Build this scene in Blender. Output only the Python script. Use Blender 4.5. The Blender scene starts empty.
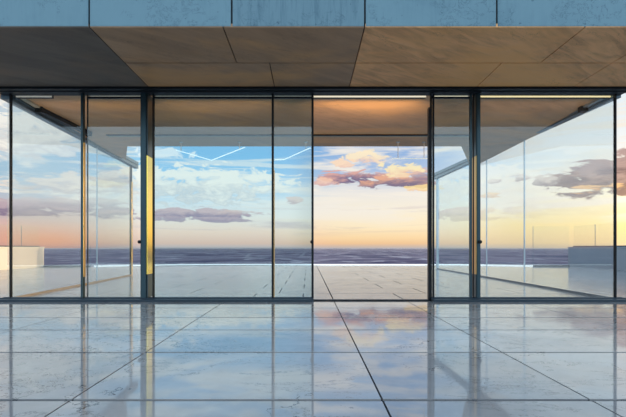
import bpy, bmesh, math, random
from mathutils import Vector, Matrix
random.seed(7)
C = bpy.context.scene.collection
scn = bpy.context.scene

# ------------------------------------------------------------------ camera
EYE = 1.0
F = 450.0                    # focal length in pixels of the 626 px frame
cd = bpy.data.cameras.new('camera'); cam = bpy.data.objects.new('camera', cd); C.objects.link(cam)
cam.location = (0, 0, EYE); cam.rotation_euler = (math.pi/2, 0, 0)
cd.sensor_fit = 'HORIZONTAL'; cd.sensor_width = 36; cd.lens = F/626*36
cd.shift_x = 5/626; cd.shift_y = 39.5/626
cd.clip_start = .05; cd.clip_end = 200000
scn.camera = cam
vs = scn.view_settings
scn.display_settings.display_device = 'sRGB'
vs.view_transform = 'Standard'; vs.look = 'None'; vs.gamma = 1; vs.use_curve_mapping = False; vs.exposure = 0
scn.cycles.transparent_max_bounces = 40
scn.cycles.max_bounces = 12; scn.cycles.diffuse_bounces = 5; scn.cycles.glossy_bounces = 6
scn.cycles.sample_clamp_indirect = 6

def lin(r, g, b):
    f = lambda c: (c/255)/12.92 if c/255 <= .04045 else (((c/255)+.055)/1.055)**2.4
    return (f(r), f(g), f(b), 1)

# ------------------------------------------------------------------ node helpers
class X:
    """a float socket with arithmetic"""
    def __init__(s, nt, sock): s.nt, s.s = nt, sock
    def _op(s, op, *a, clamp=False):
        n = s.nt.nodes.new('ShaderNodeMath'); n.operation = op; n.use_clamp = clamp
        for i, v in enumerate((s,)+a):
            if isinstance(v, X): s.nt.links.new(v.s, n.inputs[i])
            else: n.inputs[i].default_value = v
        return X(s.nt, n.outputs[0])
    def __add__(s, o): return s._op('ADD', o)
    __radd__ = __add__
    def __sub__(s, o): return s._op('SUBTRACT', o)
    def __rsub__(s, o): return (s*-1)+o
    def __mul__(s, o): return s._op('MULTIPLY', o)
    __rmul__ = __mul__
    def __truediv__(s, o): return s._op('DIVIDE', o)
    def pow(s, o): return s._op('POWER', o)
    def abs(s): return s._op('ABSOLUTE')
    def max(s, o): return s._op('MAXIMUM', o)
    def min(s, o): return s._op('MINIMUM', o)
    def lt(s, o): return s._op('LESS_THAN', o)
    def sat(s): return s._op('ADD', 0.0, clamp=True)
    def exp(s): return s._op('EXPONENT')
    def smooth(s, a, b):
        n = s.nt.nodes.new('ShaderNodeMapRange'); n.interpolation_type = 'SMOOTHSTEP'
        s.nt.links.new(s.s, n.inputs[0]); n.inputs[1].default_value = a; n.inputs[2].default_value = b
        n.inputs[3].default_value = 0; n.inputs[4].default_value = 1
        return X(s.nt, n.outputs[0])
def comb(nt, x, y, z):
    n = nt.nodes.new('ShaderNodeCombineXYZ')
    for i, v in enumerate((x, y, z)):
        if isinstance(v, X): nt.links.new(v.s, n.inputs[i])
        else: n.inputs[i].default_value = v
    return n.outputs[0]
def sep(nt, sock):
    n = nt.nodes.new('ShaderNodeSeparateXYZ'); nt.links.new(sock, n.inputs[0])
    return [X(nt, o) for o in n.outputs]
def noise(nt, vec, scale, detail=4, rough=.55, dist=0.0):
    n = nt.nodes.new('ShaderNodeTexNoise'); n.inputs['Scale'].default_value = scale
    n.inputs['Detail'].default_value = detail; n.inputs['Roughness'].default_value = rough; n.inputs['Distortion'].default_value = dist
    nt.links.new(vec, n.inputs['Vector']); return X(nt, n.outputs[0])
def mixc(nt, fac, a, b):
    n = nt.nodes.new('ShaderNodeMix'); n.data_type = 'RGBA'
    for k, v in ((0, fac), (6, a), (7, b)):
        if isinstance(v, X): nt.links.new(v.s, n.inputs[k])
        elif hasattr(v, 'is_linked'): nt.links.new(v, n.inputs[k])
        else: n.inputs[k].default_value = v
    return n.outputs[2]
def ramp(nt, fac, stops, interp='LINEAR'):
    n = nt.nodes.new('ShaderNodeValToRGB'); cr = n.color_ramp; cr.interpolation = interp
    while len(cr.elements) < len(stops): cr.elements.new(.5)
    for e, (p, c) in zip(cr.elements, stops): e.position = p; e.color = c
    nt.links.new(fac.s, n.inputs[0]); return n.outputs[0]

def newmat(name):
    m = bpy.data.materials.new(name); m.use_nodes = True
    nt = m.node_tree; b = nt.nodes['Principled BSDF']
    return m, nt, b
def objcoord(nt):
    return nt.nodes.new('ShaderNodeTexCoord').outputs['Object']
def geopos(nt):
    return nt.nodes.new('ShaderNodeNewGeometry').outputs['Position']
def bump(nt, b, h, strength=.2, dist=.01):
    n = nt.nodes.new('ShaderNodeBump'); n.inputs['Strength'].default_value = strength; n.inputs['Distance'].default_value = dist
    nt.links.new(h.s, n.inputs['Height']); nt.links.new(n.outputs[0], b.inputs['Normal'])

M = {}
def metal(name, col, rough, metallic=.9, var=.15):
    m, nt, b = newmat(name)
    n = noise(nt, objcoord(nt), 3, 3)
    c = [x for x in col]
    d = tuple(v*(1-var) for v in c[:3])+(1,)
    u = tuple(min(1, v*(1+var)) for v in c[:3])+(1,)
    nt.links.new(mixc(nt, n, d, u), b.inputs['Base Color'])
    b.inputs['Metallic'].default_value = metallic; b.inputs['Roughness'].default_value = rough
    M[name] = m
metal('dark_metal', (.006, .009, .012, 1), .42, .0)
M['dark_metal'].node_tree.nodes['Principled BSDF'].inputs['Specular IOR Level'].default_value = .22
metal('teal_metal', (.030, .062, .076, 1), .28, .6)
metal('sill_metal', (.008, .026, .042, 1), .42, .0)
metal('brass', (1, .76, .17, 1), .15, 1.0, .0)
metal('brass_dull', (.62, .42, .17, 1), .34, 1.0, .0)
metal('bronze', (.36, .26, .15, 1), .4, .8)
metal('silver', (.50, .58, .62, 1), .3, .8)
metal('beam_metal', (.14, .20, .24, 1), .35, .6)
metal('pale_trim', (.62, .56, .42, 1), .5, .0)
metal('white_stone', (.90, .90, .88, 1), .35, .0, .03)

def glass(name, tint, ior=1.6):
    m, nt, b = newmat(name); nt.nodes.remove(b)
    out = nt.nodes['Material Output']
    t = nt.nodes.new('ShaderNodeBsdfTransparent'); t.inputs[0].default_value = tuple(v**.5 for v in tint)+(1,)
    g = nt.nodes.new('ShaderNodeBsdfGlossy'); g.inputs['Roughness'].default_value = 0.0
    g.inputs[0].default_value = (.95, 1, 1, 1)
    fr = nt.nodes.new('ShaderNodeFresnel'); fr.inputs[0].default_value = ior
    # both faces of a pane reflect the same from either side
    geo = nt.nodes.new('ShaderNodeNewGeometry')
    inv = X(nt, geo.outputs['Backfacing'])
    io = inv*(1/ior-ior)+ior
    nt.links.new((inv*0+ior).s, fr.inputs[0])
    # backfacing fresnel uses 1/ior internally; feed 1/ior so that it reads as an outer face
    nt.links.new(io.s, fr.inputs[0])
    mx = nt.nodes.new('ShaderNodeMixShader')
    nt.links.new(fr.outputs[0], mx.inputs[0]); nt.links.new(t.outputs[0], mx.inputs[1]); nt.links.new(g.outputs[0], mx.inputs[2])
    nt.links.new(mx.outputs[0], out.inputs[0])
    M[name] = m
glass('glass_tinted', (.57, .70, .74), 1.68)
glass('glass_clear', (.90, .94, .95), 1.46)
glass('glass_soft', (.78, .86, .87), 1.62)
glass('glass_rail', (.95, .97, .97), 1.22)

def emit(name, col, s):
    m, nt, b = newmat(name)
    b.inputs['Base Color'].default_value = (.9, .9, .85, 1)
    b.inputs['Emission Color'].default_value = col; b.inputs['Emission Strength'].default_value = s
    M[name] = m
emit('led_cream', (1, .86, .60, 1), .75)
emit('led_yellow', (1, .78, .36, 1), .95)
emit('led_dim', (1, .88, .68, 1), .22)
emit('led_white', (.72, .93, 1, 1), 1.2)
emit('led_faint', (.72, .93, 1, 1), .45)
emit('edge_glow', (1, .99, .95, 1), .75)

def floor_material():
    m, nt, b = newmat('polished_stone')
    P = geopos(nt); x, y, z = sep(nt, P)
    geo = nt.nodes.new('ShaderNodeNewGeometry'); rnd = X(nt, geo.outputs['Random Per Island'])
    n1 = noise(nt, P, .55, 6, .6, 1.2)
    n2 = noise(nt, P, 3.0, 5, .6, .5)
    t = (n1*.7+n2*.3+(rnd-.5)*.22).smooth(.25, .75)
    base = mixc(nt, t, (.28, .275, .275, 1), (.48, .46, .435, 1))
    # slabs behind the glass front: colour darkened to offset their bright sky reflection
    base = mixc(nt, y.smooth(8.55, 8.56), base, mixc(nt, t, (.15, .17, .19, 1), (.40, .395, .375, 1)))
    # fine cracks, only in some places
    d = noise(nt, P, 1.1, 8, .68, .3)
    line = 1-((d-.5).abs()/.007).min(1)
    d2 = noise(nt, comb(nt, x*.55+7, y*1.5, z), 1.6, 9, .72, .4)
    line2 = 1-((d2-.47).abs()/.008).min(1)
    zone = noise(nt, comb(nt, x+31, y, z), .5, 2, .5).smooth(.47, .55)
    zone2 = noise(nt, comb(nt, x+11, y+5, z), .7, 2, .5).smooth(.45, .53)
    vo = nt.nodes.new('ShaderNodeTexVoronoi'); vo.feature = 'DISTANCE_TO_EDGE'; vo.inputs['Scale'].default_value = 1
    wx = (noise(nt, P, 1.7, 6, .6)-.5)*.9; wy = (noise(nt, comb(nt, x+50, y, z), 1.9, 6, .6)-.5)*.9
    nt.links.new(comb(nt, x*.45+wx, y*.75+wy, 0.), vo.inputs['Vector'])
    long = 1-(X(nt, vo.outputs[0])/.006).min(1)
    zone3 = noise(nt, comb(nt, x+3, y+21, z), .55, 2, .5).smooth(.50, .54)
    crack = (line*zone*.9).max(line2*zone2*.8).max(long*zone3)
    nt.links.new(mixc(nt, crack.sat(), base, (.02, .025, .035, 1)), b.inputs['Base Color'])
    r = noise(nt, P, 2.2, 5, .6, .6).smooth(.35, .8)
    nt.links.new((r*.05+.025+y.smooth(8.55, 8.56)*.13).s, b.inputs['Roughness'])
    b.inputs['IOR'].default_value = 2.0
    bump(nt, b, noise(nt, P, .9, 3, .5)+crack*-.05, .05, .02)
    M['floor'] = m
floor_material()
def plain(name, col, rough=.8):
    m, nt, b = newmat(name); n = noise(nt, objcoord(nt), 6, 4)
    nt.links.new(mixc(nt, n, tuple(v*.8 for v in col)+(1,), tuple(v*1.2 for v in col)+(1,)), b.inputs['Base Color'])
    b.inputs['Roughness'].default_value = rough; M[name] = m
plain('grout', (.012, .014, .018)); plain('joint_dark', (.02, .02, .022))
plain('roof', (.30, .32, .33))

def fascia_material(key, k, lo, hi):
    m, nt, b = newmat(key)
    P = geopos(nt); x, y, z = sep(nt, P)
    geo = nt.nodes.new('ShaderNodeNewGeometry'); rnd = X(nt, geo.outputs['Random Per Island'])
    streak = noise(nt, comb(nt, x*9, y, z*.9), 1.5, 6, .65, .8)
    blot = noise(nt, P, 1.3, 5, .6, .5)
    t = (streak*k+blot*(1-k)+(rnd-.5)*.25).smooth(.3, .7)
    base = mixc(nt, t, lo, hi)
    d = noise(nt, comb(nt, x*3, y, z*3.5), 1.3, 7, .7, .6)
    line = 1-((d-.5).abs()/.012).min(1)
    zone = noise(nt, comb(nt, x+4, y, z+9), 1.7, 2).smooth(.50, .56)
    pit = noise(nt, P, 13, 2, .5).smooth(.69, .75)
    mk = ((line*zone)*.7).max(pit*.6)
    nt.links.new(mixc(nt, mk, base, (.04, .09, .13, 1)), b.inputs['Base Color'])
    b.inputs['Roughness'].default_value = .7
    bump(nt, b, streak*.6+blot*.4-mk*.4, .25, .03)
    M[key] = m
fascia_material('fascia', .4, (.117, .225, .275, 1), (.176, .305, .352, 1))
fascia_material('fascia_streaked', .9, (.068, .150, .196, 1), (.160, .275, .320, 1))

def soffit_material(name, dark, mid, warm, rough=.42, ridg=.5, spec=.5, fine=1.0):
    m, nt, b = newmat(name)
    P = geopos(nt); x, y, z = sep(nt, P)
    geo = nt.nodes.new('ShaderNodeNewGeometry'); rnd = X(nt, geo.outputs['Random Per Island'])
    # grain runs at a slant across the slabs
    u = x*.8+y*.6; v = x*-.6+y*.8
    grain = noise(nt, comb(nt, u*.55*fine, v*2.6*fine, z), 1.1, 7, .62, 1.0)
    patch = noise(nt, comb(nt, x*.42+2.7, y*.8+1.3, z), .9, 4, .55, .4)
    base = mixc(nt, grain.smooth(.3, .7), dark, mid)
    base = mixc(nt, (patch+(rnd-.5)*.12).smooth(.42, .62), base, warm)
    d = noise(nt, comb(nt, u*.8+3, v*2.2, z), 1.2, 8, .7, .7)
    line = 1-((d-.5).abs()/.006).min(1)
    zone = noise(nt, comb(nt, x+17, y+3, z), .9, 2).smooth(.5, .6)
    mk = line*zone*.55
    nt.links.new(mixc(nt, mk, base, (.03, .022, .018, 1)), b.inputs['Base Color'])
    b.inputs['Roughness'].default_value = rough
    b.inputs['Specular IOR Level'].default_value = spec
    bump(nt, b, grain*ridg-mk*.3, .35, .04)
    M[name] = m
soffit_material('soffit_shaded', (.125, .105, .088, 1), (.17, .14, .115, 1), (.20, .15, .11, 1), .5, .5, .12)  # left slab: the dimmer light there is put into the stone colour
soffit_material('soffit_halflit', (.34, .215, .13, 1), (.46, .285, .165, 1), (.60, .33, .15, 1), .45, .5, .15)  # middle slabs: painted tone between the dim left and the warm-lit right
soffit_material('soffit_warmlit', (.62, .325, .155, 1), (.98, .53, .245, 1), (.98, .51, .20, 1), .45, 1.3, .12, 1.8)  # right slabs: warm light from the right painted into the colour
soffit_material('ceiling', (.56, .34, .19, 1), (.72, .45, .25, 1), (.84, .48, .21, 1), .4, .5, .15)

def stone_wall(name, a, c, rough=.6):
    m, nt, b = newmat(name); P = geopos(nt)
    n = noise(nt, P, 1.2, 6, .6, .4)
    nt.links.new(mixc(nt, n, a, c), b.inputs['Base Color']); b.inputs['Roughness'].default_value = rough
    bump(nt, b, n, .1, .02); M[name] = m
stone_wall('cream_sunlit_stone', (.70, .63, .50, 1), (.85, .77, .62, 1))  # left low wall: low sunlight worked into the stone colour
stone_wall('grey_shaded_stone', (.24, .29, .33, 1), (.32, .37, .41, 1), .35)  # right low wall: its blue shade worked into the stone colour

def land_material():
    m, nt, b = newmat('distant_plain'); P = geopos(nt); x, y, z = sep(nt, P)
    n = noise(nt, comb(nt, x*.0011, y*.0008, 0.), 1, 8, .62, .5)
    n2 = noise(nt, comb(nt, x*.004, y*.0016, 3.), 1, 6, .6, .3)
    base = mixc(nt, n.smooth(.35, .65), (.075, .062, .11, 1), (.30, .235, .27, 1))
    base = mixc(nt, n2.smooth(.52, .66), base, (.50, .42, .43, 1))
    v = nt.nodes.new('ShaderNodeTexVoronoi'); v.feature = 'DISTANCE_TO_EDGE'; v.inputs['Scale'].default_value = 1
    nt.links.new(comb(nt, x*.0009, y*.0004, 0.), v.inputs['Vector'])
    field = X(nt, v.outputs[0]).lt(.012)
    base = mixc(nt, field*.35, base, (.6, .52, .5, 1))
    nt.links.new(base, b.inputs['Base Color']); b.inputs['Roughness'].default_value = 1
    b.inputs['Specular IOR Level'].default_value = 0
    M['land'] = m
land_material()

# ------------------------------------------------------------------ world: an evening sky with clouds
def world():
    w = bpy.data.worlds.new('evening_sky'); scn.world = w; w.use_nodes = True
    nt = w.node_tree; bg = nt.nodes['Background']
    D = nt.nodes.new('ShaderNodeTexCoord').outputs['Generated']
    x, y, z = sep(nt, D)
    h = (x*x+y*y).pow(.5).max(1e-4)
    v = z/h                                                   # tangent of the elevation
    az = x._op('ARCTAN2', y)                                  # 0 straight ahead, positive to the right
    vv = (v/.5).sat()
    def st(*l): return [(p/.5, lin(*c)) for p, c in l]
    left = ramp(nt, vv, st((0, (172, 150, 160)), (.012, (205, 165, 160)), (.04, (216, 180, 170)), (.075, (200, 190, 194)), (.12, (170, 198, 216)), (.19, (158, 196, 218)), (.27, (205, 215, 222)), (.5, (150, 185, 210))))
    midl = ramp(nt, vv, st((0, (200, 190, 190)), (.010, (240, 196, 172)), (.035, (250, 214, 186)), (.07, (242, 232, 218)), (.105, (205, 224, 234)), (.145, (160, 208, 236)), (.20, (112, 184, 226)), (.5, (105, 160, 205))))
    mid = ramp(nt, vv, st((0, (190, 180, 178)), (.010, (240, 198, 152)), (.022, (250, 217, 168)), (.045, (252, 233, 196)), (.08, (248, 238, 216)), (.12, (238, 234, 228)), (.16, (176, 196, 226)), (.22, (140, 178, 224)), (.5, (110, 160, 210))))
    right = ramp(nt, vv, st((0, (205, 190, 170)), (.010, (240, 212, 160)), (.045, (255, 228, 150)), (.085, (255, 242, 204)), (.13, (250, 246, 236)), (.20, (242, 246, 246)), (.28, (232, 242, 248)), (.5, (160, 195, 220))))
    back = ramp(nt, vv, st((0, (150, 160, 180)), (.03, (190, 205, 220)), (.2, (180, 212, 232)), (.5, (130, 175, 212))))
    c = mixc(nt, az.smooth(-.52, -.30), left, midl)
    c = mixc(nt, az.smooth(-.12, .10), c, mid)
    c = mixc(nt, az.smooth(.22, .46), c, right)
    # glow of the low sun beyond the right of the view
    glow = ((az-1.15).abs()/.45).pow(2)+((v-.05)/.10).pow(2)
    glow = (glow*-1).exp()
    # clouds
    wv = comb(nt, x/h*2.2, y/h*2.2, v*13)
    cl = noise(nt, wv, 1.55, 8, .60, .6)
    wisp = noise(nt, comb(nt, x/h*2.0+5, y/h*2.0, v*26), 1.5, 8, .62, .9)
    hi = v.smooth(.03, .10)
    white = cl.smooth(.48, .60)*hi*.85
    c = mixc(nt, white, c, lin(244, 238, 228))
    w2 = wisp.smooth(.50, .60)*hi*(1-v.smooth(.30, .5))*.6
    c = mixc(nt, w2, c, lin(248, 240, 226))
    lowband = v.smooth(.02, .05)*(1-v.smooth(.075, .105))
    lowb = wisp.smooth(.50, .66)*lowband*.45*(1-az.smooth(.15, .5))
    c = mixc(nt, lowb, c, lin(168, 148, 162))
    # single cloud banks, each where it stands in the sky
    puff = noise(nt, comb(nt, x/h*11, y/h*11, v*24), 2.0, 8, .60, .5)
    puff2 = noise(nt, comb(nt, x/h*11+3, y/h*11, v*38), 1.6, 8, .62, .5)
    def P2(px, py):
        a = math.atan((px-308)/450); return a, (248-py)/math.hypot(450, px-308)
    def bank(c, px, py, rx, ry, dark, lit, thr=.45, n=puff, amt=.9, under=.35):
        a, e = P2(px, py)
        ra, re = rx/450*math.cos(a)**2, ry/450*math.cos(a)
        q = ((az-a)/ra).pow(2)+((v-e)/re).pow(2)
        m = (1-q*.55).max(0)
        den = (n-.5)*3.4+m-thr-.06
        f = den.smooth(.0, .28)*m.smooth(0, .25)*amt
        # lower side takes the purple tone, upper rim stays lit
        tone = ((v-e)/re*.5+(n-.5)*2.4+under).smooth(-.25, .45)
        return mixc(nt, f, c, mixc(nt, tone, dark, lit))
    pu, pe, gr, cr = lin(138, 118, 140), lin(250, 215, 175), lin(150, 140, 148), lin(252, 236, 205)
    c = bank(c, 356, 177, 40, 7, lin(118, 104, 136), lin(222, 170, 160), .46, puff2, .95, .02)
    c = bank(c, 400, 182, 42, 7, lin(122, 108, 134), lin(232, 176, 148), .44, puff2, .95, .0)
    c = bank(c, 425, 175, 20, 6, lin(140, 125, 150), lin(228, 184, 164), .44, puff2, .8, .1)
    c = bank(c, 324, 181, 16, 5, lin(205, 160, 165), lin(248, 205, 180), .44, puff, .85, .2)
    c = bank(c, 364, 157, 25, 7, lin(232, 190, 180), lin(255, 236, 200), .46, puff)
    c = bank(c, 345, 163, 13, 5, lin(225, 180, 175), lin(252, 220, 190), .5, puff)
    c = bank(c, 402, 169, 22, 8, lin(240, 186, 158), lin(255, 238, 190), .42, puff)
    c = bank(c, 420, 188, 26, 3, lin(245, 190, 140), lin(255, 225, 160), .44, puff2, .8)
    c = bank(c, 600, 178, 50, 17, lin(84, 72, 98), lin(176, 150, 150), .12, puff2, .97, .02)
    c = bank(c, 648, 170, 46, 22, lin(84, 72, 98), lin(176, 150, 150), .12, puff2, .97, .02)
    c = bank(c, 590, 189, 40, 4, lin(225, 160, 110), lin(250, 200, 140), .42, puff2, .8)
    c = bank(c, 545, 181, 17, 6, lin(125, 118, 135), lin(215, 205, 200), .40, puff2, .9, .1)
    c = bank(c, 520, 179, 13, 5, lin(140, 132, 148), lin(225, 215, 210), .45, puff2, .8, .1)
    c = bank(c, 497, 181, 10, 3, lin(165, 155, 165), lin(225, 215, 210), .45, puff2, .8, .1)
    c = bank(c, 494, 195, 16, 3, lin(225, 185, 150), lin(250, 215, 170), .45, puff2, .8, .1)
    c = bank(c, 196, 214, 80, 6.5, lin(124, 102, 132), lin(206, 172, 172), .42, puff2, .95, .10)
    c = bank(c, 190, 219, 80, 3, lin(140, 116, 140), lin(190, 160, 166), .40, puff2, .8, .05)
    c = bank(c, 240, 213, 22, 4, lin(170, 140, 152), lin(225, 190, 178), .40, puff2, .8, .2)
    c = bank(c, 292, 200, 10, 4, lin(195, 165, 165), lin(235, 205, 190), .45, puff, .8, .2)
    c = bank(c, 40, 209, 120, 8, lin(134, 118, 144), lin(190, 168, 176), .38, puff2, .9, .05)
    c = bank(c, 90, 203, 70, 6, lin(160, 150, 165), lin(205, 190, 190), .42, puff2, .7, .1)
    c = bank(c, 25, 132, 90, 26, lin(205, 206, 208), lin(246, 243, 234), .36, puff, .9, .3)
    c = bank(c, 85, 184, 75, 10, lin(190, 188, 194), lin(240, 228, 214), .38, puff2, .85, .2)
    c = bank(c, 200, 184, 100, 20, lin(204, 204, 204), lin(255, 246, 230), .40, puff, .9, .25)
    c = bank(c, 165, 154, 30, 6, lin(212, 222, 226), lin(238, 240, 238), .45, puff, .85, .4)
    # orange glow low on the left horizon
    a, e = P2(48, 240)
    g2 = ((((az-a)/.085).pow(2)+((v-e)/.022).pow(2))*-1).exp()
    c = mixc(nt, g2*.75, c, lin(248, 160, 118))
    # behind the camera and overhead: plain pale blue
    bk = (y*-1).smooth(-.35, .25)
    c = mixc(nt, bk, c, back)
    c = mixc(nt, v.smooth(.45, 1.6), c, lin(100, 150, 200))
    # below the horizon
    c = mixc(nt, (z*-1).smooth(0, .002), c, lin(130, 125, 145))
    nt.links.new(c, bg.inputs[0])
    # sky brightened left of the middle to offset the tinted panes
    nt.links.new((az.smooth(-.40, -.33)*(1-az.smooth(-.05, .02))*v.smooth(-.001, .004)*.28+1).s, bg.inputs[1])
    # additive sun glow
    bg2 = nt.nodes.new('ShaderNodeBackground'); bg2.inputs[0].default_value = (1, .62, .25, 1)
    nt.links.new((glow*2.0).s, bg2.inputs[1])
    # the open sky overhead and behind is brighter than the evening horizon
    bg3 = nt.nodes.new('ShaderNodeBackground'); bg3.inputs[0].default_value = (.56, .64, .72, 1)
    nt.links.new((bk*v.smooth(-.02, .05)*BACK).s, bg3.inputs[1])
    a1 = nt.nodes.new('ShaderNodeAddShader'); a2 = nt.nodes.new('ShaderNodeAddShader')
    nt.links.new(bg.outputs[0], a1.inputs[0]); nt.links.new(bg2.outputs[0], a1.inputs[1])
    nt.links.new(a1.outputs[0], a2.inputs[0]); nt.links.new(bg3.outputs[0], a2.inputs[1])
    nt.links.new(a2.outputs[0], nt.nodes['World Output'].inputs[0])
BACK = 1.25
HAZE = 1.7e-5
world()

sd = bpy.data.lights.new('sun', 'SUN'); sun = bpy.data.objects.new('sun', sd); C.objects.link(sun)
sd.energy = 3.0; sd.angle = math.radians(3); sd.color = (1, .66, .36)
sdir = Vector((math.sin(1.2)*math.cos(.08), math.cos(1.2)*math.cos(.08), math.sin(.08)))   # towards the sun
sun.rotation_euler = sdir.to_track_quat('Z', 'Y').to_euler()
sun.location = (30, 30, 30)

# ------------------------------------------------------------------ mesh helpers
def box(bm, x0, x1, y0, y1, z0, z1):
    vsx = [bm.verts.new((x, y, z)) for z in (z0, z1) for y in (y0, y1) for x in (x0, x1)]
    for f in ((0, 2, 3, 1), (4, 5, 7, 6), (0, 1, 5, 4), (2, 6, 7, 3), (1, 3, 7, 5), (0, 4, 6, 2)):
        bm.faces.new([vsx[i] for i in f])
def prism(bm, poly, z0, z1):
    """vertical prism over a plan polygon given anticlockwise; z0, z1 a number or one per corner"""
    n = len(poly)
    Z0 = z0 if isinstance(z0, (list, tuple)) else [z0]*n
    Z1 = z1 if isinstance(z1, (list, tuple)) else [z1]*n
    a = [bm.verts.new((p[0], p[1], q)) for p, q in zip(poly, Z0)]
    b = [bm.verts.new((p[0], p[1], q)) for p, q in zip(poly, Z1)]
    bm.faces.new(a[::-1]); bm.faces.new(b)
    for i in range(n):
        j = (i+1) % n; bm.faces.new((a[i], a[j], b[j], b[i]))
def bar(bm, p, q, w, z0p, z1p, z0q=None, z1q=None):
    """a straight bar of width w between plan points p and q"""
    p, q = Vector(p), Vector(q); d = (q-p).normalized(); n = Vector((-d.y, d.x))*w/2
    z0q = z0p if z0q is None else z0q; z1q = z1p if z1q is None else z1q
    prism(bm, [p-n, q-n, q+n, p+n], [z0p, z0q, z0q, z0p], [z1p, z1q, z1q, z1p])
def beam3(bm, a, b, w, h):
    """a bar of section w x h between two 3-D points"""
    a, b = Vector(a), Vector(b); d = (b-a).normalized()
    s = d.cross(Vector((0, 1, 0))).normalized() if abs(d.y) < .9 else d.cross(Vector((0, 0, 1))).normalized()
    t = s.cross(d)
    vv = [bm.verts.new(p+s*i*w/2+t*j*h/2) for p in (a, b) for i, j in ((-1, -1), (1, -1), (1, 1), (-1, 1))]
    for f in ((0, 1, 2, 3), (7, 6, 5, 4), (0, 4, 5, 1), (1, 5, 6, 2), (2, 6, 7, 3), (3, 7, 4, 0)):
        bm.faces.new([vv[i] for i in f])
def lathe(bm, prof, c, axis='Z', n=20):
    rings = []
    for r, t in prof:
        ring = []
        for k in range(n):
            a = 2*math.pi*k/n; u, w = r*math.cos(a), r*math.sin(a)
            co = (c[0]+u, c[1]+w, c[2]+t) if axis == 'Z' else (c[0]+u, c[1]+t, c[2]+w)
            ring.append(bm.verts.new(co))
        rings.append(ring)
    for A, B in zip(rings, rings[1:]):
        for k in range(n): bm.faces.new((A[k], A[(k+1) % n], B[(k+1) % n], B[k]))
    bm.faces.new(rings[0]); bm.faces.new(rings[-1])
def obj(name, bm, mat, parent=None, bevel=0.0):
    bmesh.ops.recalc_face_normals(bm, faces=bm.faces)
    me = bpy.data.meshes.new(name); bm.to_mesh(me); bm.free()
    me.materials.append(M[mat] if isinstance(mat, str) else mat)
    o = bpy.data.objects.new(name, me); C.objects.link(o)
    if parent is not None: o.parent = parent; o.matrix_parent_inverse = parent.matrix_world.inverted()
    if bevel:
        b = o.modifiers.new('bevel', 'BEVEL'); b.width = bevel; b.segments = 2; b.limit_method = 'ANGLE'
    return o
def tag(o, label=None, cat=None, kind=None, group=None):
    if label: o['label'] = label
    if cat: o['category'] = cat
    if kind: o['kind'] = kind
    if group: o['group'] = group
    return o
def empty(name, loc, label, cat, kind=None, group=None):
    o = bpy.data.objects.new(name, None); C.objects.link(o); o.location = loc
    o.matrix_world = Matrix.Translation(loc)
    return tag(o, label, cat, kind, group)
def B(*boxes):
    bm = bmesh.new()
    for b in boxes: box(bm, *b)
    return bm

# ------------------------------------------------------------------ the plan
FY = 8.57                    # plane of the glass front
CZ = 3.98                    # underside of the roof
OY = 6.07                    # front edge of the overhang
Lf, Lb = (-5.75, FY+.03), (-6.42, 16.36)     # left glass side, front and back corner
Rf, Rb = (5.88, FY+.03), (6.14, 21.4)        # right glass side

# ---- ground far below
bm = bmesh.new()
ring = [bm.verts.new((90000*math.cos(a*math.pi/48), 90000*math.sin(a*math.pi/48), -80)) for a in range(96)]
bm.faces.new(ring)
tag(obj('ground', bm, 'land'), 'vast hazy purple plain far below the terrace, out to the horizon', 'ground', 'structure')

# ---- terrace floor: stone tiles over a dark bed
edge = [(-14.4, -14), (14.2, -14), (14.2, 23.7), (12.4, 24.3), (8.6, 26.2), (5, 26.5), (-5, 26.5), (-8.0, 26.0), (-11.5, 24.2), (-14.4, 23.7)]
def clip(poly, hull):
    for i in range(len(hull)):
        ax, ay = hull[i]; bx, by = hull[(i+1) % len(hull)]
        out = []
        side = lambda p: (bx-ax)*(p[1]-ay)-(by-ay)*(p[0]-ax)
        for k in range(len(poly)):
            p, q = poly[k], poly[(k+1) % len(poly)]
            sp, sq = side(p), side(q)
            if sp >= 0: out.append(p)
            if (sp >= 0) != (sq >= 0):
                t = sp/(sp-sq); out.append((p[0]+t*(q[0]-p[0]), p[1]+t*(q[1]-p[1])))
        poly = out
        if len(poly) < 3: return None
    return poly
rows = [-14+1.3*k for k in range(12)]+[1.65, 2.96, 4.31, 5.49, 6.47, 7.5, 8.62, 9.9, 11.2, 12.5, 13.8, 15.2, 16.6, 18.0, 19.5, 21.0, 22.6, 24.3, 26.6]
main = [-14.5, -11.7, -9.65, -7.6, -5.6, -3.6, -1.56, .49, 1.86, 3.9, 5.95, 8.0, 10.05, 12.1, 14.3]
bm = bmesh.new()
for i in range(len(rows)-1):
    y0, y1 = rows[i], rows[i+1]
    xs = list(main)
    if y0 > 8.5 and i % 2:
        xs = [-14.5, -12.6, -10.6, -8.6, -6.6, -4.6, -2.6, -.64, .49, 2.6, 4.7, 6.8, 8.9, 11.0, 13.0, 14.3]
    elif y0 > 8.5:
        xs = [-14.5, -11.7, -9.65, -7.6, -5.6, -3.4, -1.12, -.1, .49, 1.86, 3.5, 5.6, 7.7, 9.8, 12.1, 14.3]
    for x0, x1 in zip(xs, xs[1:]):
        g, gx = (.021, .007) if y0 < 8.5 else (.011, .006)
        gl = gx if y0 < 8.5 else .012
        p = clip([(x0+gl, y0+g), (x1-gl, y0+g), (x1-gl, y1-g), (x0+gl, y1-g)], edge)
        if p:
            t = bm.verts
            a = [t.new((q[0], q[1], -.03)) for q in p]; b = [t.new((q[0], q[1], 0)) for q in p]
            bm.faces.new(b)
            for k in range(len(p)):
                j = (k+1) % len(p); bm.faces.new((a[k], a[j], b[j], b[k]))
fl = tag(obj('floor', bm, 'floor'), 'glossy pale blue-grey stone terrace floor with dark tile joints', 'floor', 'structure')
bm = bmesh.new(); prism(bm, edge, -.6, -.012)
obj('tile_bed', bm, 'grout', fl)

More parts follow.
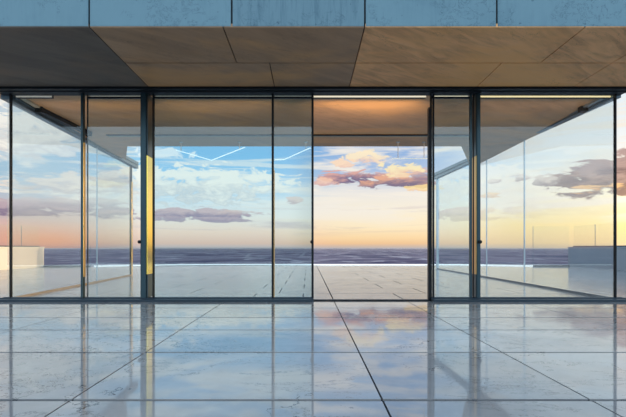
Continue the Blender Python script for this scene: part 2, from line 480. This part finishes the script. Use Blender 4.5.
# white coping that closes the terrace at the back, given its own glow
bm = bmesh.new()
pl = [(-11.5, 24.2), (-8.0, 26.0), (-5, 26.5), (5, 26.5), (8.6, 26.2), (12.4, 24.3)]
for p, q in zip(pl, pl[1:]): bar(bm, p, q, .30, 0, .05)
tag(obj('trim_1', bm, 'edge_glow'), 'thin glowing white edge line along the far end of the terrace', 'edge strip', 'structure')

# ---- roof: fascia, soffit, ceiling
fx = [-6.1, -2.955, -1.03, .769, 2.55, 6.12]
fa = tag(obj('wall_front', B((-6.1, 6.12, OY+.03, OY+.2, CZ+.012, CZ+1.48)), 'joint_dark'), 'blue-grey concrete panel band along the top front edge of the roof', 'fascia', 'structure')
for a, b in zip(fx, fx[1:]):
    obj('fascia_panel', B((a+.012, b-.012, OY, OY+.12, CZ+.012, CZ+1.5)), 'fascia_streaked' if a == -1.03 else 'fascia', fa, .006)

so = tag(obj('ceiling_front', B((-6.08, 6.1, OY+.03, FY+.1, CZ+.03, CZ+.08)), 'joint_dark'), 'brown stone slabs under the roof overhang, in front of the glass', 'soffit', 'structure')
r1 = [(-2.95, 'soffit_halflit'), (-1.147, 'soffit_halflit'), (.765, 'soffit_warmlit'), (3.74, 'soffit_warmlit'), (4.9, 'soffit_warmlit'), (6.12, '')]
r2 = [(-2.95, 'soffit_halflit'), (-.62, 'soffit_halflit'), (.765, 'soffit_warmlit'), (3.12, 'soffit_warmlit'), (4.9, 'soffit_warmlit'), (6.12, '')]
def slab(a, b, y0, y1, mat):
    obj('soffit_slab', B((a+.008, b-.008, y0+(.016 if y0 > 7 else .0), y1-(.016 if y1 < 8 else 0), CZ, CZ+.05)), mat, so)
slab(-6.1, -2.95, OY+.006, FY+.1, 'soffit_shaded')
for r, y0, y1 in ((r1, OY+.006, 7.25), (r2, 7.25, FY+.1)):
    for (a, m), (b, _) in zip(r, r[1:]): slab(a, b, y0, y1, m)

plan = [(-6.0, FY+.1), (6.0, FY+.1), (6.0, 16.7), (4.5, 13.2), (-5.3, 13.2), (-6.15, 15.2)]
bm = bmesh.new()
# split into convex pieces so that the concave back stays clean
for poly in ([(-5.3, FY+.1), (4.5, FY+.1), (4.5, 13.2), (-5.3, 13.2)],):
    prism(bm, poly, CZ, CZ+.3)
ce = tag(obj('ceiling', bm, 'ceiling'), 'warm tan ceiling inside the glass pavilion', 'ceiling', 'structure')
bm = bmesh.new(); prism(bm, [(4.5, FY+.1), (5.98, FY+.1), (6.08, 16.8), (4.5, 13.2)], CZ, CZ+.3)
tag(obj('ceiling_right', bm, 'ceiling'), 'tapering ceiling strip along the right glass side', 'ceiling', 'structure')
bm = bmesh.new(); prism(bm, [(-6.15, FY+.1), (-5.3, FY+.1), (-5.3, 13.2), (-6.15, 15.2)], CZ, CZ+.3)
tag(obj('ceiling_left', bm, 'ceiling'), 'tapering ceiling strip along the left glass side', 'ceiling', 'structure')
tag(obj('trim_2', B((-5.3, 4.5, 11.80, 11.90, CZ-.025, CZ+.01)), 'dark_metal'), 'thin dark strip across the tan ceiling near its back edge', 'ceiling trim', 'structure')
tag(obj('trim_3', B((-5.3, 4.5, 11.90, 12.02, CZ-.015, CZ+.01)), 'pale_trim'), 'thin pale strip behind the dark strip on the ceiling', 'ceiling trim', 'structure')
bm = bmesh.new()
prism(bm, [(-6.1, OY+.1), (6.12, OY+.1), (6.12, 16.7), (4.5, 13.2), (-5.3, 13.2), (-6.12, 15.1)], CZ+.3, CZ+1.45)
tag(obj('roof', bm, 'roof'), 'thick flat roof slab above the glass pavilion', 'roof', 'structure')

# ---- head beam, sills
tag(obj('trim_4', B((-5.84, 5.98, 8.30, 8.66, 3.935, CZ+.005), (-5.84, 5.98, 8.42, 8.64, 3.922, 3.94)), 'dark_metal', None, .006),
    'long dark metal head beam along the top of the glass front', 'head beam', 'structure')
def sill(name, x0, x1, label):
    s = tag(obj(name, B((x0, x1, 8.33, 8.70, 0, .045), (x0, x1, 8.47, 8.53, .03, .06), (x0, x1, 8.61, 8.66, .03, .06)), 'sill_metal', None, .004), label, 'sill', 'structure')
sill('trim_5', -5.84, .105, 'dark blue bottom rail under the left half of the glass front')
sill('trim_6', 2.325, 6.02, 'dark blue bottom rail under the right half of the glass front')
tag(obj('trim_7', B((.105, 2.325, 8.50, 8.60, 0, .022)), 'dark_metal'), 'thin dark threshold across the open doorway', 'threshold', 'structure')

# ---- glass front
Z0, Z1 = .055, 3.845
def leaf(name, x0, x1, gl, label, cat, left=None, right=None, rail=True, y=FY, handle=None, fin_l=None, fin_r=None, struct=True):
    """one glass bay: pane, rails, stiles; left / right give (width, material)"""
    e = empty(name, ((x0+x1)/2, y, 0), label, cat, 'structure')
    l = left[0] if left else 0; r = right[0] if right else 0
    obj('pane', B((x0+l, x1-r, y-.006, y+.006, Z0, Z1+.08)), gl, e)
    if rail:
        obj('top_rail', B((x0, x1, y-.025, y+.025, Z1, Z1+.031)), 'dark_metal', e, .003)
    obj('bottom_rail', B((x0, x1, y-.025, y+.025, .04, Z0+.01)), 'sill_metal', e, .003)
    if left: obj('stile', B((x0, x0+l, y-left[2], y+.03, .04, 3.93)), left[1], e, .003)
    if right: obj('stile', B((x1-r, x1, y-right[2], y+.03, .04, 3.93)), right[1], e, .003)
    if handle is not None:
        bm = bmesh.new()
        lathe(bm, [(.006, -.075), (.028, -.072), (.034, -.06), (.030, -.045), (.014, -.04), (.014, 0), (.03, .002), (.03, .012)], (handle, y-right[2]-.012 if right else y-.05, 1.115), 'Y')
        h = obj('handle', bm, 'dark_metal', e); h['label'] = 'small dark round pull knob'
        for p in h.data.polygons: p.use_smooth = True
    return e
w1 = leaf('window_1', -5.67, -4.29, 'glass_clear', 'clear glass pane at the far left end of the front, before the cream wall', 'window', left=(.026, 'dark_metal', .03), rail=False)
d1 = leaf('door_1', -4.20, -3.15, 'glass_soft', 'narrow glass leaf between the thin and the thick left post', 'glass door', right=(.03, 'dark_metal', .03), handle=-3.175)
w2 = leaf('window_2', -2.945, -.69, 'glass_tinted', 'widest blue-tinted glass pane, right of the thick post with the gold side', 'window', left=(.02, 'dark_metal', .03))
d2 = leaf('door_2', -.65, .108, 'glass_tinted', 'narrow blue-tinted sliding leaf at the left of the open doorway', 'glass door', right=(.042, 'dark_metal', .03), handle=.075)
d3 = leaf('door_3', 2.325, 3.115, 'glass_soft', 'narrow glass sliding leaf at the right of the open doorway', 'glass door', left=(.028, 'dark_metal', .03), right=(.04, 'teal_metal', .03))
obj('stile', B((2.372, 2.40, FY-.03, FY+.03, .04, 3.93)), 'dark_metal', d3, .003)
w3 = leaf('window_3', 3.26, 5.86, 'glass_clear', 'wide clear glass pane at the right end of the front', 'window', right=(.026, 'dark_metal', .03), rail=False)

# posts
def post(name, label, parts, loc):
    e = empty(name, loc, label, 'post')
    for n, bx, mat in parts:
        o = obj(n, B(bx), mat, e, .004)
        if n == 'brass_fin': o['label'] = 'polished gold-coloured side of the post'
    return e
ZT = 3.93
post('mullion', 'thin dark post with a narrow gold side, right of the leftmost clear pane', [
    ('post_body', (-4.295, -4.255, 8.50, 8.60, .04, ZT), 'teal_metal'),
    ('brass_fin', (-4.255, -4.247, 8.52, 8.60, .45, 3.0), 'brass_dull'),  # brass cut short where the gold glow fades
    ('edge_strip', (-4.222, -4.198, 8.585, 8.61, .06, ZT), 'dark_metal')], (-4.28, FY, 0))
p2 = post('mullion', 'thick post with a broad shining gold side, left of the widest tinted pane', [
    ('post_body', (-3.15, -3.055, 8.48, 8.60, .04, ZT), 'teal_metal'),
    ('brass_fin', (-3.05, -3.03, 8.50, 8.82, .50, 2.75), 'brass'),
    ('upper_fin_unlit', (-3.05, -3.03, 8.50, 8.82, 2.75, ZT), 'teal_metal'),  # teal above and below the brass paints the fading of the gold glow
    ('lower_fin_unlit', (-3.05, -3.03, 8.50, 8.82, .06, .50), 'teal_metal'),
    ('edge_strip', (-2.948, -2.932, 8.52, 8.56, .06, ZT), 'dark_metal')], (-3.1, FY, 0))
post('mullion', 'thinnest dark post, between the two blue-tinted panes', [
    ('post_body', (-.690, -.650, 8.52, 8.60, .04, ZT), 'dark_metal'),
    ('brass_fin', (-.650, -.644, 8.53, 8.76, .06, 2.5), 'brass_dull')], (-.67, FY, 0))
p4 = post('mullion', 'thick teal post with a thin gold side, right of the open doorway', [
    ('post_body', (3.195, 3.26, 8.50, 8.60, .04, ZT), 'teal_metal'),
    ('brass_fin', (3.182, 3.195, 8.52, 8.74, .50, 2.75), 'brass_dull'),
    ('upper_fin_unlit', (3.182, 3.195, 8.52, 8.74, 2.75, ZT), 'teal_metal'),  # teal ends stand in for the glow dying out on this side
    ('lower_fin_unlit', (3.182, 3.195, 8.52, 8.74, .06, .50), 'teal_metal'),
    ('edge_strip', (3.130, 3.145, 8.52, 8.56, .06, ZT), 'dark_metal')], (3.25, FY, 0))
bm = bmesh.new()
lathe(bm, [(.006, -.075), (.028, -.072), (.034, -.06), (.030, -.045), (.014, -.04), (.014, 0), (.03, .002), (.03, .012)], (3.23, 8.49, 1.115), 'Y')
h = obj('handle', bm, 'dark_metal', p4); h['label'] = 'small dark round pull knob'
# dark guide beside the right sliding leaf
tag(obj('door_guide', B((2.285, 2.318, 8.52, 8.62, .02, 3.665), (2.29, 2.33, 8.54, 8.60, 3.60, 3.65)), 'dark_metal', None, .004),
    'slim dark upright bar closing the right edge of the open doorway', 'door guide')

# light strips under the head beam, facing forward rather than down
def strip(x0, x1, mat, label):
    e = empty('light_strip', ((x0+x1)/2, 8.70, 3.88), label, 'light strip', None, 'light strips under the head beam')
    obj('housing', B((x0, x1, 8.70, 8.76, 3.905, 3.965)), 'dark_metal', e)
    obj('diffuser', B((x0, x1, 8.685, 8.70, 3.912, 3.952)), mat, e)
strip(-5.64, -4.95, 'led_dim', 'pale light strip at the top of the leftmost glass pane')
strip(-4.2, -3.2, 'led_dim', 'dim light strip above the narrow left glass leaf')
strip(-2.94, -.70, 'led_dim', 'dim light strip above the widest tinted pane')
strip(-.64, .06, 'led_dim', 'dim light strip above the tinted sliding leaf')
strip(.11, 2.28, 'led_cream', 'bright cream light strip above the open doorway')
strip(2.41, 3.09, 'led_cream', 'cream light strip above the narrow right sliding leaf')
strip(3.32, 5.84, 'led_yellow', 'long yellow light strip above the right glass pane')

# unseen area lights added below the strips to brighten the ceiling
def ceiling_fill(x0, x1, w):
    l = bpy.data.lights.new('ceiling_fill', 'AREA'); l.shape = 'RECTANGLE'; l.size = x1-x0; l.size_y = .05
    l.energy = w; l.color = (1, .68, .40); l.spread = math.radians(110)
    o = bpy.data.objects.new('ceiling_fill', l); C.objects.link(o); o.location = ((x0+x1)/2, 8.79, 3.5)
    o.rotation_euler = Vector((0, -1, -.18)).to_track_quat('Z', 'Y').to_euler()
ceiling_fill(.11, 2.28, 16); ceiling_fill(3.32, 5.84, 4); ceiling_fill(-2.94, -.7, 9); ceiling_fill(-5.6, -3.2, 5)

# ---- glass sides
def along(p, q, t): return (p[0]+(q[0]-p[0])*t, p[1]+(q[1]-p[1])*t)
def side(name, p, q, cuts, zf, zb, gl, basemat, label, jm):
    e = empty(name, (p[0], p[1], 0), label, 'glass side wall', 'structure')
    Lq = math.dist(p, q)
    zt = lambda t: zf+(zb-zf)*t
    for a, b in zip(cuts, cuts[1:]):
        bm = bmesh.new(); bar(bm, along(p, q, a+.0015), along(p, q, b-.0015), .012, .06, zt(a)+.02, .06, zt(b)+.02)
        obj('pane', bm, gl, e)
    for a in cuts[1:-1]:
        bm = bmesh.new(); bar(bm, along(p, q, a-.0012), along(p, q, a+.0012), .03, .06, zt(a)+.02)
        obj('joint_strip', bm, jm, e)
    bm = bmesh.new(); bar(bm, p, q, .05, 0, .045)
    obj('bottom_rail', bm, basemat, e)
    return e
tL = lambda Y: (Y-Lf[1])/(Lb[1]-Lf[1])
tR = lambda Y: (Y-Rf[1])/(Rb[1]-Rf[1])
side('window_4', Lf, Lb, [0, tL(13.09), .985], 3.86, 3.99, 'glass_clear', 'bronze', 'glass side wall receding on the left, on a bronze floor rail', 'silver')
side('window_5', Rf, Rb, [0, tR(12.39), tR(15.15), .99], 3.90, 4.31, 'glass_clear', 'sill_metal', 'glass side wall receding on the right, on a dark blue floor rail', 'silver')
# side head beams and the posts that carry them
def headbeam(name, p, q, zf, zb, hf, hb, label):
    bm = bmesh.new(); bar(bm, p, q, .16, zf, zf+hf, zb, zb+hb); bar(bm, along(p, q, .02), along(p, q, .985), .24, zf+hf*.5, zf+hf, zb+hb*.5, zb+hb)
    return tag(obj(name, bm, 'beam_metal', None, .005), label, 'beam', 'structure')
headbeam('trim_8', (-5.80, FY+.05), (-6.45, 16.9), 3.85, 3.98, .12, .22, 'dark blue steel beam on top of the left glass side')
headbeam('trim_9', (5.92, FY+.05), (6.16, 21.75), 3.88, 4.31, .10, .28, 'dark blue steel beam on top of the right glass side')
post('corner_post', 'slim back corner post carrying the left steel beam, with a gold side', [
    ('post_body', (-6.47, -6.405, 16.30, 16.40, 0, 3.98), 'dark_metal'),
    ('brass_fin', (-6.405, -6.375, 16.30, 16.38, 0, 3.4), 'brass_dull')], (Lb[0], Lb[1], 0))
post('corner_post', 'slim grey back corner post carrying the right steel beam', [
    ('post_body', (6.10, 6.22, 21.34, 21.46, 0, 4.32), 'silver'),
    ('foot_plate', (6.04, 6.28, 21.28, 21.52, 0, .02), 'silver')], (Rb[0], Rb[1], 0))
# hangers between roof and beam at the back ends
tag(obj('trim_10', B((6.0, 6.16, 16.62, 16.78, 3.9, 4.6)), 'silver'), 'short grey hanger between the roof and the right steel beam', 'hanger', 'structure')

# blinds cassettes / brackets under the ceiling sides
e = empty('blind_cassette', (-5.65, 10.2, CZ), 'long dark blind cassette under the ceiling by the left glass side', 'blind cassette')
bm = bmesh.new(); bar(bm, (-5.68, 9.5), (-5.60, 11.5), .12, CZ-.10, CZ)
obj('housing', bm, 'dark_metal', e, .01)
bm = bmesh.new(); bar(bm, (-5.68, 9.48), (-5.68, 9.52), .15, CZ-.12, CZ); obj('end_cap', bm, 'dark_metal', e)
bm = bmesh.new(); bar(bm, (-5.60, 11.48), (-5.60, 11.52), .15, CZ-.12, CZ); obj('end_cap', bm, 'dark_metal', e)
bm = bmesh.new(); bar(bm, (-5.62, 8.8), (-5.68, 9.45), .10, CZ-.04, CZ)
tag(obj('ceiling_track', bm, 'pale_trim'), 'short pale ceiling track in front of the left blind cassette', 'ceiling track')
e = empty('ceiling_track', (5.75, 9.2, CZ), 'pale metal ceiling track with a dark bracket by the right glass side', 'ceiling track')
bm = bmesh.new(); bar(bm, (5.80, 8.8), (5.80, 9.45), .09, CZ-.05, CZ); obj('rail', bm, 'silver', e)
bm = bmesh.new(); bar(bm, (5.80, 9.42), (5.80, 9.56), .15, CZ-.11, CZ); obj('bracket', bm, 'dark_metal', e, .01)

# ---- suspended light bars
def at(px, py, Y): return ((px-308)*Y/F, Y, EYE+(248-py)*Y/F)
def pendant(pts, wires, Y, label, mat='led_white'):
    P3 = [Vector(at(a, b, Y)) for a, b in pts]
    e = empty('pendant_light', P3[0], label, 'pendant light', None, 'white light bars under the ceiling')
    bm = bmesh.new()
    for a, b in zip(P3, P3[1:]): beam3(bm, a, b, .022, .022)
    obj('light_bar', bm, mat, e)
    for wx, wy in wires:
        p = Vector(at(wx, wy, Y))
        bm = bmesh.new(); beam3(bm, p, (p.x, p.y, CZ), .016, .016); obj('wire', bm, 'white_stone', e)
        bm = bmesh.new(); lathe(bm, [(.05, -.03), (.05, 0)], (p.x, p.y, CZ)); obj('ceiling_cap', bm, 'silver', e)
pendant([(176, 150), (211.5, 160.3), (245, 147.2)], [(239.5, 149.3), (181, 151.5)], 12.6, 'V-shaped white light bar hanging behind the widest tinted pane')
pendant([(275, 159.6), (284, 159.6), (310.5, 147.8)], [(306, 149.8)], 12.6, 'bent white light bar hanging behind the tinted sliding leaf')
pendant([(392, 158.6), (428, 158.6)], [(398, 158.6), (424, 158.6)], 12.6, 'short straight white light bar hanging behind the open doorway', 'led_faint')

# ---- low walls at both sides of the terrace and their glass screens
def parapet(x0, x1, mat, label, capmat):
    e = empty('low_wall', ((x0+x1)/2, 14, 0), label, 'low wall')
    obj('wall_body', B((x0, x1, 3.5, 23.7, 0, 1.0)), mat, e, .01)
    obj('coping', B((x0-.02, x1+.02, 3.48, 23.72, 1.0, 1.06)), capmat, e, .006)
parapet(-14.32, -13.9, 'cream_sunlit_stone', 'low sunlit-cream stone wall at the left edge of the terrace', 'cream_sunlit_stone')
parapet(13.7, 14.12, 'grey_shaded_stone', 'low shaded grey wall at the right edge of the terrace', 'grey_shaded_stone')
def screen(pts, cuts, z0, z1, label, lines):
    e = empty('glass_screen', (pts[0][0], pts[0][1], z0), label, 'glass screen', None, 'glass screens round the terrace')
    p, q = pts
    for a, b in zip(cuts, cuts[1:]):
        bm = bmesh.new(); bar(bm, along(p, q, a+.002), along(p, q, b-.002), .014, z0+.03, z1); obj('pane', bm, 'glass_rail', e)
    for a in cuts[lines]:
        bm = bmesh.new(); w = .010/math.dist(p, q); bar(bm, along(p, q, a-w), along(p, q, a+w), .02, z0+.03, z1); obj('edge_strip', bm, 'beam_metal', e)
    bm = bmesh.new(); bar(bm, p, q, .07, z0, z0+(.09 if z0 == 0 else .05)); obj('base_channel', bm, 'sill_metal', e)
screen([(11.95, 23.9), (13.7, 23.62)], [0, 1], 0, 2.15, 'glass screen at the far end of the terrace beside the grey wall', slice(0, 1))
screen([(13.93, 23.6), (13.93, 17.5)], [0, .29, .65, 1], 1.06, 2.15, 'glass screen standing on the shaded grey wall', slice(1, 3))
screen([(-13.88, 23.62), (-11.6, 24.0)], [0, 1], 0, 1.1, 'low glass screen at the far end of the terrace beside the cream wall', slice(1, 2))
screen([(-14.1, 23.6), (-14.1, 17.5)], [0, .24, .62, 1], 1.06, 2.1, 'glass screen standing on the cream wall', slice(1, 3))

# ---- evening haze lying over the plain
m = bpy.data.materials.new('haze'); m.use_nodes = True; nt = m.node_tree; nt.nodes.clear()
o_ = nt.nodes.new('ShaderNodeOutputMaterial'); vsn = nt.nodes.new('ShaderNodeVolumeScatter')
vsn.inputs['Color'].default_value = (.93, .92, .95, 1); vsn.inputs['Density'].default_value = HAZE; vsn.inputs['Anisotropy'].default_value = .2
nt.links.new(vsn.outputs[0], o_.inputs['Volume']); M['haze'] = m
hz = obj('haze', B((-80000, 80000, 200, 80000, -79, -25)), 'haze')
tag(hz, 'thin evening haze lying over the distant plain', 'haze', 'stuff')
